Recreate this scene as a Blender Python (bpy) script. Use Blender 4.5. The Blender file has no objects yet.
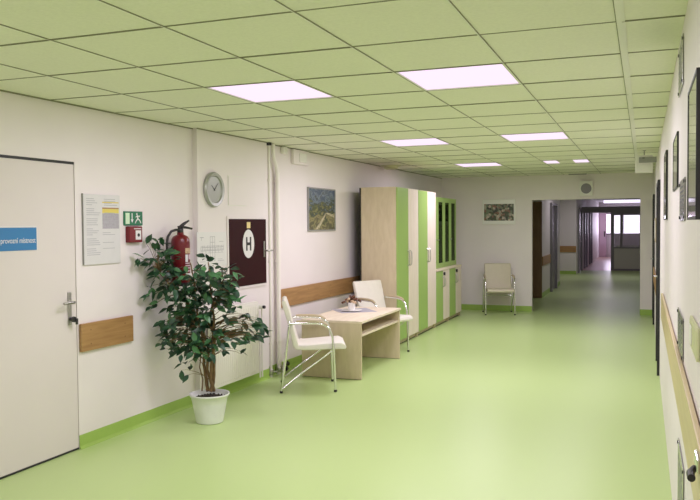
import bpy, bmesh, math, random
from mathutils import Vector, Matrix
PI = math.pi
R = math.radians
sc = bpy.context.scene
C = sc.collection
random.seed(7)

# ------------------------------------------------------------------ materials
def mat(name, col, rough=.6, var=0., scale=8., bump=0., bscale=200., metal=0., spec=.5, emit=None, estr=0.):
    m = bpy.data.materials.new(name); m.use_nodes = True
    nt = m.node_tree; n = nt.nodes; b = n['Principled BSDF']
    b.inputs['Base Color'].default_value = (*col, 1)
    b.inputs['Roughness'].default_value = rough
    b.inputs['Metallic'].default_value = metal
    b.inputs['Specular IOR Level'].default_value = spec
    if emit:
        b.inputs['Emission Color'].default_value = (*emit, 1)
        b.inputs['Emission Strength'].default_value = estr
    tc = n.new('ShaderNodeTexCoord')
    if var:
        t = n.new('ShaderNodeTexNoise'); t.inputs['Scale'].default_value = scale; t.inputs['Detail'].default_value = 4
        nt.links.new(tc.outputs['Object'], t.inputs['Vector'])
        r = n.new('ShaderNodeMapRange'); r.inputs['From Min'].default_value = .3; r.inputs['From Max'].default_value = .7
        r.inputs['To Min'].default_value = 1-var; r.inputs['To Max'].default_value = 1+var
        nt.links.new(t.outputs['Fac'], r.inputs['Value'])
        mx = n.new('ShaderNodeMix'); mx.data_type = 'RGBA'; mx.blend_type = 'MULTIPLY'; mx.inputs['Factor'].default_value = 1
        mx.inputs['A'].default_value = (*col, 1)
        nt.links.new(r.outputs['Result'], mx.inputs['B'])
        nt.links.new(mx.outputs['Result'], b.inputs['Base Color'])
    if bump:
        t = n.new('ShaderNodeTexNoise'); t.inputs['Scale'].default_value = bscale; t.inputs['Detail'].default_value = 3
        nt.links.new(tc.outputs['Object'], t.inputs['Vector'])
        bp = n.new('ShaderNodeBump'); bp.inputs['Strength'].default_value = bump; bp.inputs['Distance'].default_value = .004
        nt.links.new(t.outputs['Fac'], bp.inputs['Height']); nt.links.new(bp.outputs['Normal'], b.inputs['Normal'])
    return m

def wood(name, c1, c2, stretch=(1, 14, 14), rough=.45, spec=.4):
    m = mat(name, c1, rough, spec=spec); nt = m.node_tree; n = nt.nodes; b = n['Principled BSDF']
    tc = n.new('ShaderNodeTexCoord'); mp = n.new('ShaderNodeMapping'); mp.inputs['Scale'].default_value = stretch
    t = n.new('ShaderNodeTexNoise'); t.inputs['Scale'].default_value = 2.2; t.inputs['Detail'].default_value = 6; t.inputs['Distortion'].default_value = .6
    cr = n.new('ShaderNodeValToRGB')
    cr.color_ramp.elements[0].position = .34; cr.color_ramp.elements[1].position = .66
    cr.color_ramp.elements[0].color = (*c1, 1); cr.color_ramp.elements[1].color = (*c2, 1)
    nt.links.new(tc.outputs['Object'], mp.inputs['Vector']); nt.links.new(mp.outputs['Vector'], t.inputs['Vector'])
    nt.links.new(t.outputs['Fac'], cr.inputs['Fac']); nt.links.new(cr.outputs['Color'], b.inputs['Base Color'])
    return m

def glass(name, tint=(1, 1, 1), rough=.02, gloss=(1, 1, 1)):
    m = bpy.data.materials.new(name); m.use_nodes = True
    nt = m.node_tree; n = nt.nodes; n.remove(n['Principled BSDF']); out = n['Material Output']
    tr = n.new('ShaderNodeBsdfTransparent'); tr.inputs['Color'].default_value = (*tint, 1)
    gl = n.new('ShaderNodeBsdfGlossy'); gl.inputs['Roughness'].default_value = rough; gl.inputs['Color'].default_value = (*gloss, 1)
    fr = n.new('ShaderNodeFresnel'); fr.inputs['IOR'].default_value = 1.5
    mx = n.new('ShaderNodeMixShader')
    nt.links.new(fr.outputs['Fac'], mx.inputs['Fac']); nt.links.new(tr.outputs[0], mx.inputs[1]); nt.links.new(gl.outputs[0], mx.inputs[2])
    nt.links.new(mx.outputs[0], out.inputs['Surface'])
    return m

M = {}
M['wall'] = mat('painted_wall', (.80, .745, .755), .55, .015, 3, .06, 160)
M['ceil'] = mat('ceiling_tile', (.80, .81, .685), .8, .03, 60, .25, 220)
M['tee'] = mat('ceiling_tee', (.78, .78, .72), .5)
M['seam'] = mat('ceiling_seam_shade', (.26, .26, .18), .8)
M['void'] = mat('ceiling_void', (.05, .05, .04), .9)
M['floor'] = mat('green_vinyl', (.455, .60, .24), .36, .045, 260, .03, 90, spec=.45)
M['skirt'] = mat('green_skirting', (.33, .50, .105), .4, .02, 20)
M['farfloor'] = mat('rose_vinyl', (.50, .33, .27), .3, .03, 30)
M['door'] = mat('cream_door', (.71, .655, .645), .45, .01, 4)
M['white'] = mat('white_paint', (.84, .81, .77), .4)
M['plastic'] = mat('white_plastic', (.82, .81, .77), .45)
M['paper'] = mat('paper', (.76, .75, .76), .5)
M['notice'] = mat('notice_paper', (.66, .65, .66), .5, .03, 12)
M['ink'] = mat('grey_ink', (.42, .42, .45), .7)
M['darkink'] = mat('dark_ink', (.12, .12, .13), .7)
M['black'] = mat('black_plastic', (.015, .015, .016), .45)
M['darkgap'] = mat('wall_gap_shade', (.02, .017, .014), .8)
M['chrome'] = mat('chrome', (.80, .80, .80), .14, metal=1)
M['steel'] = mat('brushed_steel', (.48, .47, .45), .32, metal=1)
M['leather'] = mat('cream_leatherette', (.80, .765, .70), .5, .02, 20, .08, 120)
M['armpad'] = mat('beige_armrest', (.50, .41, .28), .45)
M['beige'] = mat('beige_leatherette', (.60, .55, .42), .5, .02, 20, .08, 120)
M['birch'] = wood('birch_laminate', (.58, .485, .335), (.635, .54, .385), (10, 10, 2.5))
M['birchtop'] = wood('birch_tabletop', (.70, .60, .47), (.78, .69, .55), (8, 1.6, 8), .5)
M['oak'] = wood('oak_board', (.31, .17, .065), (.42, .245, .10), (1.3, 16, 16), .4)
M['oakscrew'] = mat('brown_screw', (.22, .12, .05), .5)
M['palewood'] = wood('pale_rail', (.56, .45, .24), (.62, .51, .29), (1.3, 16, 16), .35)
M['brown'] = wood('brown_door', (.19, .115, .055), (.24, .15, .075), (14, 14, 1.5), .4)
M['doorgreen'] = mat('green_laminate', (.33, .495, .14), .45, spec=.35)
M['doorwhite'] = wood('pale_birch_laminate', (.78, .68, .60), (.84, .745, .66), (12, 12, 1.5), .45)
M['glassgreen'] = glass('cabinet_glass', (.50, .66, .34), .06, (.30, .42, .22))
M['glass'] = glass('clear_glass', (.93, .95, .95))
M['maroon'] = mat('maroon_enamel', (.027, .002, .004), .55, .06, 20, spec=.15)
M['red'] = mat('red_enamel', (.145, .006, .011), .3)
M['redsign'] = mat('red_alarm', (.17, .006, .012), .45)
M['exit'] = mat('exit_green', (.01, .16, .075), .45)
M['glow'] = mat('pale_green_print', (.62, .78, .58), .5)
M['blue'] = mat('sign_blue', (.035, .20, .46), .4)
M['yellow'] = mat('yellow_print', (.72, .60, .13), .55)
M['sticker'] = mat('yellow_sticker', (.80, .66, .30), .5)
M['leaf'] = mat('ficus_leaf', (.016, .064, .026), .45, .5, 14)
M['leafpale'] = mat('ficus_leaf_pale', (.055, .17, .06), .42, .35, 14)
M['bark'] = mat('ficus_bark', (.17, .105, .045), .8, .3, 30, .3, 80)
M['soil'] = mat('potting_soil', (.030, .020, .014), .9, .4, 60, .6, 90)
M['pot'] = mat('white_pot', (.74, .76, .74), .35, .04, 12)
M['ceramic'] = mat('white_ceramic', (.86, .85, .84), .25)
M['dried'] = mat('dried_flower', (.12, .05, .025), .8, .5, 60)
M['driedtan'] = mat('dried_flower_tan', (.55, .40, .26), .8, .3, 60)
M['dustpath'] = mat('painted_path', (.42, .38, .26), .5, .5, 40)
M['doily'] = mat('grey_doily', (.40, .38, .43), .8, .1, 60)
M['grey'] = mat('mid_grey', (.30, .30, .29), .5)
M['silver'] = mat('silver_plastic', (.40, .41, .38), .35, metal=.35)
M['clockface'] = mat('clock_face', (.56, .59, .57), .4)
M['plate'] = mat('engraved_plate', (.36, .36, .34), .25, metal=.8)
M['mirrorglass'] = mat('framed_glass', (.46, .46, .40), .05, spec=.8)
M['olive'] = mat('pale_olive', (.60, .62, .36), .4)
M['fargrey'] = mat('grey_steel_frame', (.23, .22, .24), .4)
M['farpanel'] = mat('grey_panel', (.60, .58, .53), .5)
M['fardoor'] = mat('slate_door', (.22, .20, .24), .3)
M['lilac'] = mat('lilac_door', (.66, .50, .58), .5)
M['farwall'] = mat('corridor_wall', (.70, .67, .66), .6)
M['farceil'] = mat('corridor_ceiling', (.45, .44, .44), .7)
def emitter(name, col, s):
    m = bpy.data.materials.new(name); m.use_nodes = True; nt = m.node_tree; n = nt.nodes
    n.remove(n['Principled BSDF']); e = n.new('ShaderNodeEmission')
    e.inputs['Color'].default_value = (*col, 1); e.inputs['Strength'].default_value = s
    nt.links.new(e.outputs[0], n['Material Output'].inputs['Surface']); return m
M['lamp'] = emitter('lit_diffuser', (1.0, .80, 1.0), 1.12)
M['daylight'] = emitter('lit_window', (.93, .82, 1.0), 1.7)
M['farlamp'] = emitter('lit_corridor_lamp', (.90, .78, 1.0), 1.6)

def painting(name, stops, scale, horiz):
    """A blurry procedural landscape: noise bent along the height picks the colours."""
    m = mat(name, (.2, .2, .2), .35, spec=.3); nt = m.node_tree; n = nt.nodes; b = n['Principled BSDF']
    tc = n.new('ShaderNodeTexCoord'); t = n.new('ShaderNodeTexNoise'); t.inputs['Scale'].default_value = scale; t.inputs['Detail'].default_value = 5
    t.inputs['Distortion'].default_value = 1.2
    nt.links.new(tc.outputs['Generated'], t.inputs['Vector'])
    sp = n.new('ShaderNodeSeparateXYZ'); nt.links.new(tc.outputs['Generated'], sp.inputs[0])
    ma = n.new('ShaderNodeMath'); ma.operation = 'MULTIPLY_ADD'; ma.inputs[1].default_value = horiz
    nt.links.new(sp.outputs['Z'], ma.inputs[0]); nt.links.new(t.outputs['Fac'], ma.inputs[2])
    ad = n.new('ShaderNodeMath'); ad.operation = 'SUBTRACT'; ad.inputs[1].default_value = horiz*.5
    nt.links.new(ma.outputs[0], ad.inputs[0])
    cr = n.new('ShaderNodeValToRGB'); el = cr.color_ramp.elements
    while len(el) < len(stops): el.new(.5)
    for e, (p, c) in zip(el, stops): e.position = p; e.color = (*c, 1)
    nt.links.new(ad.outputs[0], cr.inputs['Fac']); nt.links.new(cr.outputs['Color'], b.inputs['Base Color'])
    return m
M['landscape'] = painting('landscape_print', [(.22, (.10, .10, .06)), (.36, (.30, .27, .13)), (.46, (.10, .12, .05)), (.55, (.035, .05, .045)), (.64, (.16, .21, .25)), (.78, (.05, .08, .13))], 7.5, .55)
def collage():
    m = mat('collage_print', (.2, .2, .2), .4); nt = m.node_tree; n = nt.nodes; b = n['Principled BSDF']
    tc = n.new('ShaderNodeTexCoord'); v = n.new('ShaderNodeTexVoronoi'); v.inputs['Scale'].default_value = 26
    nt.links.new(tc.outputs['Object'], v.inputs['Vector'])
    sp = n.new('ShaderNodeSeparateColor'); nt.links.new(v.outputs['Color'], sp.inputs[0])
    cr = n.new('ShaderNodeValToRGB'); cr.color_ramp.interpolation = 'CONSTANT'; el = cr.color_ramp.elements
    cols = [(0, (.07, .08, .05)), (.25, (.24, .12, .09)), (.4, (.36, .33, .27)), (.58, (.16, .19, .13)), (.72, (.52, .42, .36)), (.86, (.05, .05, .05))]
    while len(el) < len(cols): el.new(.5)
    for e, (p, c) in zip(el, cols): e.position = p; e.color = (*c, 1)
    nt.links.new(sp.outputs[0], cr.inputs['Fac']); nt.links.new(cr.outputs['Color'], b.inputs['Base Color'])
    return m
M['collage'] = collage()

# ------------------------------------------------------------------ geometry helpers
class MB:
    def __init__(self): self.bm = bmesh.new(); self.ms = []
    def _mi(self, m):
        if m is None: return 0
        if m not in self.ms: self.ms.append(m)
        return self.ms.index(m)
    def box(self, x0, x1, y0, y1, z0, z1, bev=0, m=None, seg=2):
        t = bmesh.new()
        vs = [t.verts.new(p) for p in ((x0, y0, z0), (x1, y0, z0), (x1, y1, z0), (x0, y1, z0), (x0, y0, z1), (x1, y0, z1), (x1, y1, z1), (x0, y1, z1))]
        for f in ((3, 2, 1, 0), (4, 5, 6, 7), (0, 1, 5, 4), (1, 2, 6, 5), (2, 3, 7, 6), (3, 0, 4, 7)): t.faces.new([vs[i] for i in f])
        if bev: bmesh.ops.bevel(t, geom=t.edges[:], offset=bev, segments=seg, profile=.5, affect='EDGES')
        self.add(t, m); return self
    def add(self, t, m=None, smooth=False):
        mi = self._mi(m); mp = {}
        for v in t.verts: mp[v] = self.bm.verts.new(v.co)
        for f in t.faces:
            try:
                g = self.bm.faces.new([mp[v] for v in f.verts]); g.material_index = mi; g.smooth = smooth or f.smooth
            except ValueError: pass
        t.free()
    def prism(self, pts, x0, x1, bev=0, m=None, seg=2, smooth=False):
        """polygon in (y, z) extruded along x"""
        t = bmesh.new()
        a = [t.verts.new((x0, y, z)) for y, z in pts]; b = [t.verts.new((x1, y, z)) for y, z in pts]
        t.faces.new(a); t.faces.new(b[::-1])
        for i in range(len(pts)):
            j = (i+1) % len(pts); t.faces.new((a[j], a[i], b[i], b[j]))
        bmesh.ops.recalc_face_normals(t, faces=t.faces[:])
        if bev: bmesh.ops.bevel(t, geom=[e for e in t.edges if abs(e.verts[0].co.x-e.verts[1].co.x) < 1e-6], offset=bev, segments=seg, profile=.5, affect='EDGES')
        self.add(t, m, smooth); return self
    def tube(self, pts, r, seg=10, m=None, cap=True):
        pts = [Vector(p) for p in pts]; rs = r if isinstance(r, (list, tuple)) else [r]*len(pts)
        t = bmesh.new(); rings = []; up = None
        for i, p in enumerate(pts):
            d = (pts[min(i+1, len(pts)-1)]-pts[max(i-1, 0)]).normalized()
            if up is None: up = d.orthogonal().normalized()
            up = (up-d*up.dot(d)); up = up.normalized() if up.length > 1e-6 else d.orthogonal().normalized()
            w = d.cross(up)
            rings.append([t.verts.new(p+(up*math.cos(2*PI*k/seg)+w*math.sin(2*PI*k/seg))*rs[i]) for k in range(seg)])
        for a, b in zip(rings, rings[1:]):
            for k in range(seg):
                f = t.faces.new((a[k], a[(k+1) % seg], b[(k+1) % seg], b[k])); f.smooth = True
        if cap: t.faces.new(rings[0][::-1]); t.faces.new(rings[-1])
        self.add(t, m); return self
    def lathe(self, prof, seg=32, c=(0, 0, 0), axis='z', m=None, sx=1., sy=1.):
        """profile (radius, height) spun about an axis through c"""
        t = bmesh.new(); rings = []
        for r, h in prof:
            ring = []
            for k in range(seg):
                a = 2*PI*k/seg; x, y = r*math.cos(a)*sx, r*math.sin(a)*sy
                p = (x, y, h) if axis == 'z' else (x, -h, y)
                ring.append(t.verts.new((p[0]+c[0], p[1]+c[1], p[2]+c[2])))
            rings.append(ring)
        for a, b in zip(rings, rings[1:]):
            for k in range(seg):
                f = t.faces.new((a[k], a[(k+1) % seg], b[(k+1) % seg], b[k])); f.smooth = True
        if prof[0][0] > 1e-5: t.faces.new(rings[0][::-1])
        if prof[-1][0] > 1e-5: t.faces.new(rings[-1])
        bmesh.ops.remove_doubles(t, verts=t.verts[:], dist=1e-6)
        bmesh.ops.recalc_face_normals(t, faces=t.faces[:])
        self.add(t, m); return self
    def poly(self, pts, m=None, smooth=False):
        t = bmesh.new(); t.faces.new([t.verts.new(p) for p in pts]); self.add(t, m, smooth); return self

def obj(name, mb, m=None, parent=None, loc=None, rz=0.):
    me = bpy.data.meshes.new(name); mb.bm.to_mesh(me); mb.bm.free()
    o = bpy.data.objects.new(name, me); C.objects.link(o)
    if mb.ms and m is None:
        for k in mb.ms: me.materials.append(M[k])
    else: me.materials.append(M[m])
    # sharp edges stay crisp on smoothed meshes
    if any(p.use_smooth for p in me.polygons):
        try: me.set_sharp_from_angle(angle=R(40))
        except Exception: pass
    if parent is not None: o.parent = parent
    if loc is not None: o.location = loc
    o.rotation_euler.z = rz
    return o

def tag(o, label, cat, group=None):
    o['label'] = label; o['category'] = cat
    if group: o['group'] = group
    return o
def thing(name, label, cat, loc=(0, 0, 0), rz=0., group=None):
    o = bpy.data.objects.new(name, None); C.objects.link(o); o.empty_display_size = .1
    o.location = loc; o.rotation_euler = (0, 0, rz); return tag(o, label, cat, group)
def struct(name, mb, m=None, loc=None, rz=0., parent=None):
    o = obj(name, mb, m, parent, loc, rz)
    if parent is None: o['kind'] = 'structure'
    return o
def dup(root, loc, rz, label, group=None):
    r = root.copy(); C.objects.link(r); r.location = loc; r.rotation_euler = (0, 0, rz); r['label'] = label
    if group: r['group'] = group
    for ch in list(root.children):
        c = ch.copy(); C.objects.link(c); c.parent = r
        for g in ch.children:
            d = g.copy(); C.objects.link(d); d.parent = c
    return r
def lettering(name, body, size, m, parent, loc, rot=(PI/2, 0, 0), width=None, depth=.0006):
    cu = bpy.data.curves.new(name, 'FONT'); cu.body = body; cu.size = size; cu.align_x = 'CENTER'; cu.align_y = 'CENTER'; cu.extrude = depth
    tmp = bpy.data.objects.new(name, cu); C.objects.link(tmp)
    bpy.context.view_layer.update()
    me = bpy.data.meshes.new_from_object(tmp.evaluated_get(bpy.context.evaluated_depsgraph_get()))
    bpy.data.objects.remove(tmp)
    o = bpy.data.objects.new(name, me); C.objects.link(o); me.materials.clear(); me.materials.append(M[m])
    if width:
        xs = [v.co.x for v in me.vertices]; s = width/(max(xs)-min(xs))
        for v in me.vertices: v.co.x *= s
    o.parent = parent; o.location = loc; o.rotation_euler = rot; return o

# ------------------------------------------------------------------ the hall's main measures
XR, ZC, YB = .1564, 2.437, 14.10            # right wall, ceiling, end wall
XA, S = -3.8418, .0221                      # left wall runs along X = XA + S*Y
TH = math.atan(S); LRZ = PI/2-TH            # a wall item's own x axis runs along the wall, -y points into the hall
def lw(Y, z, off=0.): return (XA+S*Y+off, Y, z)
def rw(Y, z, off=0.): return (XR-off, Y, z)
RRZ = -PI/2
YF = -4.2                                   # wall behind the viewer

# floor and ceiling
struct('floor', MB().box(-5.5, 1.2, YF-.2, 27.1, -.12, 0), 'floor')
struct('floor_far', MB().box(-5.5, 1.2, 27.1, 40.2, -.12, .0), 'farfloor')
cx = [-3.778+.615*k for k in range(7)]; cx = [-3.9]+[c for c in [-3.1627, -2.5479, -1.9331, -1.3183, -.7035, -.0960]]+[XR+.02]
ry = [2.856+.6656*k for k in range(-11, 18)]
ry = [YF]+[y for y in ry if YF+.1 < y < YB-.05]+[YB]
lampcells = []
for c in (2, 4):
    for k in (-8, -3, 2, 7, 12):
        y = 2.856+.6656*k
        if y > YF: lampcells.append((c, y))
mb = MB(); g = .004
for i in range(len(cx)-1):
    for j in range(len(ry)-1):
        if any(c == i and abs(ry[j]-y) < .05 for c, y in lampcells): continue
        dz = random.uniform(0, .0015)
        mb.box(cx[i]+g, cx[i+1]-g, ry[j]+g, ry[j+1]-g, ZC+dz, ZC+.016, m='ceil')
def lit(y, i):
    return any(c == i and (abs(y-yy) < .05 or abs(y-yy-.6656) < .05) for c, yy in lampcells)
random.seed(15)
for y in ry[1:-1]:                                   # thin cross bars of varied drop, step shadow put into their dark colour
    for i in range(len(cx)-1):
        h_ = random.uniform(.0022, .005)
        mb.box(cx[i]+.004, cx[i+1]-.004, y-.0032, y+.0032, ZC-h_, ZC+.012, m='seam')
for i, c in enumerate(cx[1:-1]):
    if i == 5:
        mb.box(c-.017, c+.017, YF, YB, ZC-.004, ZC+.003, m='tee'); mb.box(c-.021, c-.0171, YF, YB, ZC-.003, ZC+.003, m='seam')
    else:
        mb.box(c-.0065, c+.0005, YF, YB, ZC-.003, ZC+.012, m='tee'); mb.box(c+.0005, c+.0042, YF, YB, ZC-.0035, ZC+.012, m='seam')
mb.box(-4.0, XR+.1, YF, YB, ZC+.028, ZC+.05, m='void')
struct('ceiling', mb)

# left wall with a doorway, in its own frame (x along the wall from Y=0, -y into the hall)
LO = (XA, 0, 0)
DY0, DY1, DH = 3.50, 4.412, 2.036
k = math.sqrt(1+S*S)
mb = MB()
mb.box(YF-.1, DY0*k, 0, .14, 0, 2.6); mb.box(DY0*k, DY1*k, 0, .14, DH, 2.6); mb.box(DY1*k, YB+.3, 0, .14, 0, 2.6)
struct('wall_left', mb, 'wall', LO, LRZ)
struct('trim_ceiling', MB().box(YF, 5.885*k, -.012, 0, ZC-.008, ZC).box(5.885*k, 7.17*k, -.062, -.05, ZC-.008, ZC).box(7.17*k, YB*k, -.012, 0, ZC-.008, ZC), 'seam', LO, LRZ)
struct('trim_pilaster', MB().box(5.885*k, 7.17*k, -.05, .02, 0, ZC+.02), 'wall', LO, LRZ)
d1 = struct('door_1', MB().box(DY0*k+.005, DY1*k-.004, .004, .044, .014, 2.017), 'door', LO, LRZ)
obj('top_gap_shade', MB().box(DY0*k+.002, DY1*k-.002, .002, .03, 2.017, 2.0355), 'black', d1); obj('foot_gap_shade', MB().box(DY0*k+.002, DY1*k-.002, .002, .03, .0005, .014), 'black', d1)  # black strips put in for the shade in the gaps above and below the leaf
hd = obj('handle', MB().box(-.018, .018, -.006, 0, -.115, .115, .004), 'steel', d1, (4.343, .004, 1.01))
obj('lever', MB().tube([(0, 0, .045), (0, -.05, .045), (-.02, -.058, .045), (-.115, -.058, .045)], .009), 'steel', hd)
obj('key_cylinder', MB().lathe([(.013, 0), (.013, .03), (.02, .031), (.02, .045), (.0, .046)], 16, (0, 0, -.075), 'y', 'black').box(.008, .03, -.05, -.043, -.112, -.07, .002, 'black'), None, hd)
mb = MB().box(YF, DY0*k, -.006, 0, 0, .098).box(DY1*k, 5.885*k, -.006, 0, 0, .098).box(5.885*k, 7.17*k, -.056, -.05, 0, .098).box(7.17*k, YB, -.006, 0, 0, .098)
mb.prism([(-.006, 0), (-.022, .0), (-.012, .006), (-.006, .02)], DY1*k, 5.885*k).prism([(-.056, 0), (-.072, .0), (-.062, .006), (-.056, .02)], 5.885*k, 7.17*k).prism([(-.006, 0), (-.022, .0), (-.012, .006), (-.006, .02)], 7.17*k, YB)
struct('baseboard_left', mb, 'skirt', LO, LRZ)
# right wall, end wall with the passage, wall behind the viewer
struct('wall_right', MB().box(XR, XR+.14, YF-.1, 40.2, 0, 2.6), 'wall')
OX0, OX1, OZ = -1.872, -.060, 2.0
struct('wall_back', MB().box(-4.2, OX0, YB, YB+.08, 0, 2.6).box(OX1, XR+.02, YB, YB+.08, 0, 2.6).box(OX0, OX1, YB, YB+.08, OZ, 2.6), 'wall')
struct('baseboard_back', MB().box(-3.55, OX0, YB-.006, YB, 0, .10).box(OX1, XR, YB-.006, YB, 0, .10), 'skirt')
struct('wall_front', MB().box(-4.2, XR+.1, YF-.15, YF, 0, 2.6), 'wall')

# ------------------------------------------------------------------ ceiling lights
def ceiling_light(c, y, label, halves=False):
    x0, x1 = cx[c], cx[c+1]; y1 = y+.6656
    o = thing('ceiling_light', label, 'ceiling light', ((x0+x1)/2, (y+y1)/2, ZC), 0, 'recessed light panels in the tiled ceiling')
    hx, hy = (x1-x0)/2-.002, (y1-y)/2-.002; f = .012
    mb = MB().box(-hx, hx, -hy, -hy+f, -.002, .02).box(-hx, hx, hy-f, hy, -.002, .02).box(-hx, -hx+f, -hy+f, hy-f, -.002, .02).box(hx-f, hx, -hy+f, hy-f, -.002, .02)
    mb.box(-hx, hx, -hy, hy, .02, .025)
    obj('frame', mb, 'tee', o)
    if halves:
        obj('cover', MB().box(-.11, .10, -hy+f, hy-f, -.001, .018), 'ceil', o)
        obj('diffuser', MB().box(-hx+f, -.11, -hy+f+.06, hy-f-.06, .004, .012), 'lamp', o); obj('diffuser', MB().box(.10, hx-f, -hy+f+.06, hy-f-.06, .004, .012), 'lamp', o)
    else:
        obj('diffuser', MB().box(-hx+f, hx-f, -hy+f, hy-f, .004, .012), 'lamp', o)
    l = bpy.data.lights.new('panel_lamp', 'AREA'); l.shape = 'RECTANGLE'; l.size = 2*(hx-f); l.size_y = 2*(hy-f)
    l.energy = LAMP*(.7 if halves else 1)*({-8: .7, -3: .9, 2: 1.1, 7: 1.3, 12: 1.1}[round((y-2.856)/.6656)]); l.color = (1.0, .89, 1.06)
    lo = bpy.data.objects.new('panel_lamp', l); C.objects.link(lo); lo.location = ((x0+x1)/2, (y+y1)/2, ZC-.004)
LAMP = 21.8
CL = {(2, 2): 'big lit square ceiling panel above the potted ficus and clock', (4, 2): 'biggest lit square panel, nearest in the ceiling row by the right wall',
      (2, 7): 'lit ceiling panel above the desk and chairs, second in its row', (4, 7): 'lit ceiling panel in the middle distance of the row by the right wall',
      (2, 12): 'small distant lit panel above the tall striped wardrobes', (4, 12): 'distant light panel with two lit halves near the end wall',
      (2, -3): 'lit ceiling panel overhead, out of view, ahead of the door', (4, -3): 'lit ceiling panel overhead, out of view, along the right wall',
      (2, -8): 'lit ceiling panel behind the viewer on the door side', (4, -8): 'lit ceiling panel behind the viewer by the right wall'}
for c, y in lampcells:
    kk = round((y-2.856)/.6656); ceiling_light(c, y, CL[(c, kk)], (c, kk) == (4, 12))

# ------------------------------------------------------------------ things on the left wall
t = thing('door_sign', 'blue room name sign with white lettering on the cream door', 'sign', lw(3.885, 1.505, -.004), LRZ)
obj('panel', MB().box(-.165, .165, -.004, 0, -.075, .075, .001), 'blue', t)
obj('border', MB().box(-.168, .168, -.0045, 0, .073, .081).box(.162, .168, -.0045, 0, -.075, .081), 'paper', t)
lettering('lettering', 'provozn\u00ed m\u00edstnost', .05, 'paper', t, (.005, -.0045, -.012), width=.29)

def wallboard(label, y0, y1):
    t = thing('bumper_board', label, 'wall bumper board', lw((y0+y1)/2, .69), LRZ, 'oak bumper boards on the long wall')
    h = (y1-y0)/2*k
    obj('board', MB().box(-h, h, -.024, -.004, 0, .2, .003), 'oak', t)
    n = max(2, round(h*2/.6))
    for i in range(n):
        x = -h+.1+(2*h-.2)*i/(n-1)
        for z in (.05, .15): obj('screw', MB().lathe([(.006, .0235), (.005, .0252), (0, .0254)], 10, (x, 0, z), 'y'), 'oakscrew', t)
        obj('batten', MB().box(x-.02, x+.02, -.006, 0, .04, .16), 'oakscrew', t)
wallboard('short oak bumper board on the wall between cream door and ficus', 4.425, 5.005)
wallboard('long oak bumper board on the wall behind desk and chairs', 7.485, 10.2)

t = thing('notice_board', 'large white printed notice with a yellow band beside the door', 'notice', lw(4.68, 1.305), LRZ)
obj('panel', MB().box(-.2, .2, -.014, 0, 0, .51, .002), 'notice', t)
obj('edge', MB().box(-.203, -.2, -.015, 0, 0, .512), 'grey', t)
mb = MB(); random.seed(3)
for i in range(30):
    z = .475-.0145*i
    if i % 5 == 4: continue
    mb.box(-.17, -.17+random.uniform(.06, .15), -.0147, -.0137, z, z+.0045)
    if i < 13 and i not in (4, 5, 6): mb.box(.02, .02+random.uniform(.08, .16), -.0147, -.0137, z, z+.0045)
    if i in (17, 18, 22, 25): mb.box(0, random.uniform(.06, .15), -.0147, -.0137, z, z+.004)
obj('printed_text', mb, 'ink', t)
obj('yellow_band', MB().box(.0, .185, -.0147, -.0137, .375, .405, m='yellow').box(.0, .185, -.0147, -.0137, .406, .416, m='oak').box(0, .185, -.0147, -.0137, .45, .458, m='yellow'), None, t)
obj('grey_panel', MB().box(.0, .185, -.0145, -.0138, .26, .373), 'doily', t)

t = thing('exit_sign', 'green emergency exit sign with running figure and down arrow', 'sign', lw(5.045, 1.585), LRZ)
obj('panel', MB().box(-.112, .112, -.012, 0, .003, .112, .002), 'exit', t)
mb = MB().box(-.098, -.05, -.0128, -.0118, .014, .10, m='glow')
mb.box(-.024, -.014, -.0128, -.0118, .045, .098, m='paper').poly([(-.036, -.0126, .05), (-.019, -.0126, .022), (-.002, -.0126, .05)], 'paper')
def bar(mb, a, b, w, m):
    a = Vector((a[0], -.0126, a[1])); b = Vector((b[0], -.0126, b[1])); d = (b-a).normalized(); n = Vector((-d.z, 0, d.x))*w
    mb.poly([a-n, b-n, b+n, a+n], m)
mb.lathe([(.008, .0126), (0, .0127)], 12, (.04, 0, .092), 'y', 'paper')
for a, b, w in (((.044, .083), (.052, .055), .007), ((.046, .08), (.025, .066), .0035), ((.05, .078), (.07, .07), .0035), ((.07, .07), (.076, .082), .003), ((.052, .056), (.03, .038), .005), ((.03, .038), (.018, .02), .0045), ((.053, .055), (.075, .042), .005), ((.075, .042), (.09, .02), .0045)): bar(mb, a, b, w, 'paper')
obj('pictogram', mb, None, t)
t = thing('fire_alarm_button', 'red manual fire alarm call point below the green exit sign', 'fire alarm', lw(5.04, 1.455), LRZ)
obj('housing', MB().box(-.084, .076, -.04, 0, 0, .125, .006), 'redsign', t)
obj('push_plate', MB().box(-.010, .058, -.0415, -.039, .022, .094, .001), 'paper', t)
obj('button', MB().lathe([(.013, .041), (.013, .045), (0, .046)], 16, (.024, 0, .058), 'y'), 'black', t)
obj('caption', MB().box(-.03, .06, -.0405, -.0395, .104, .110), 'paper', t)

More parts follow.
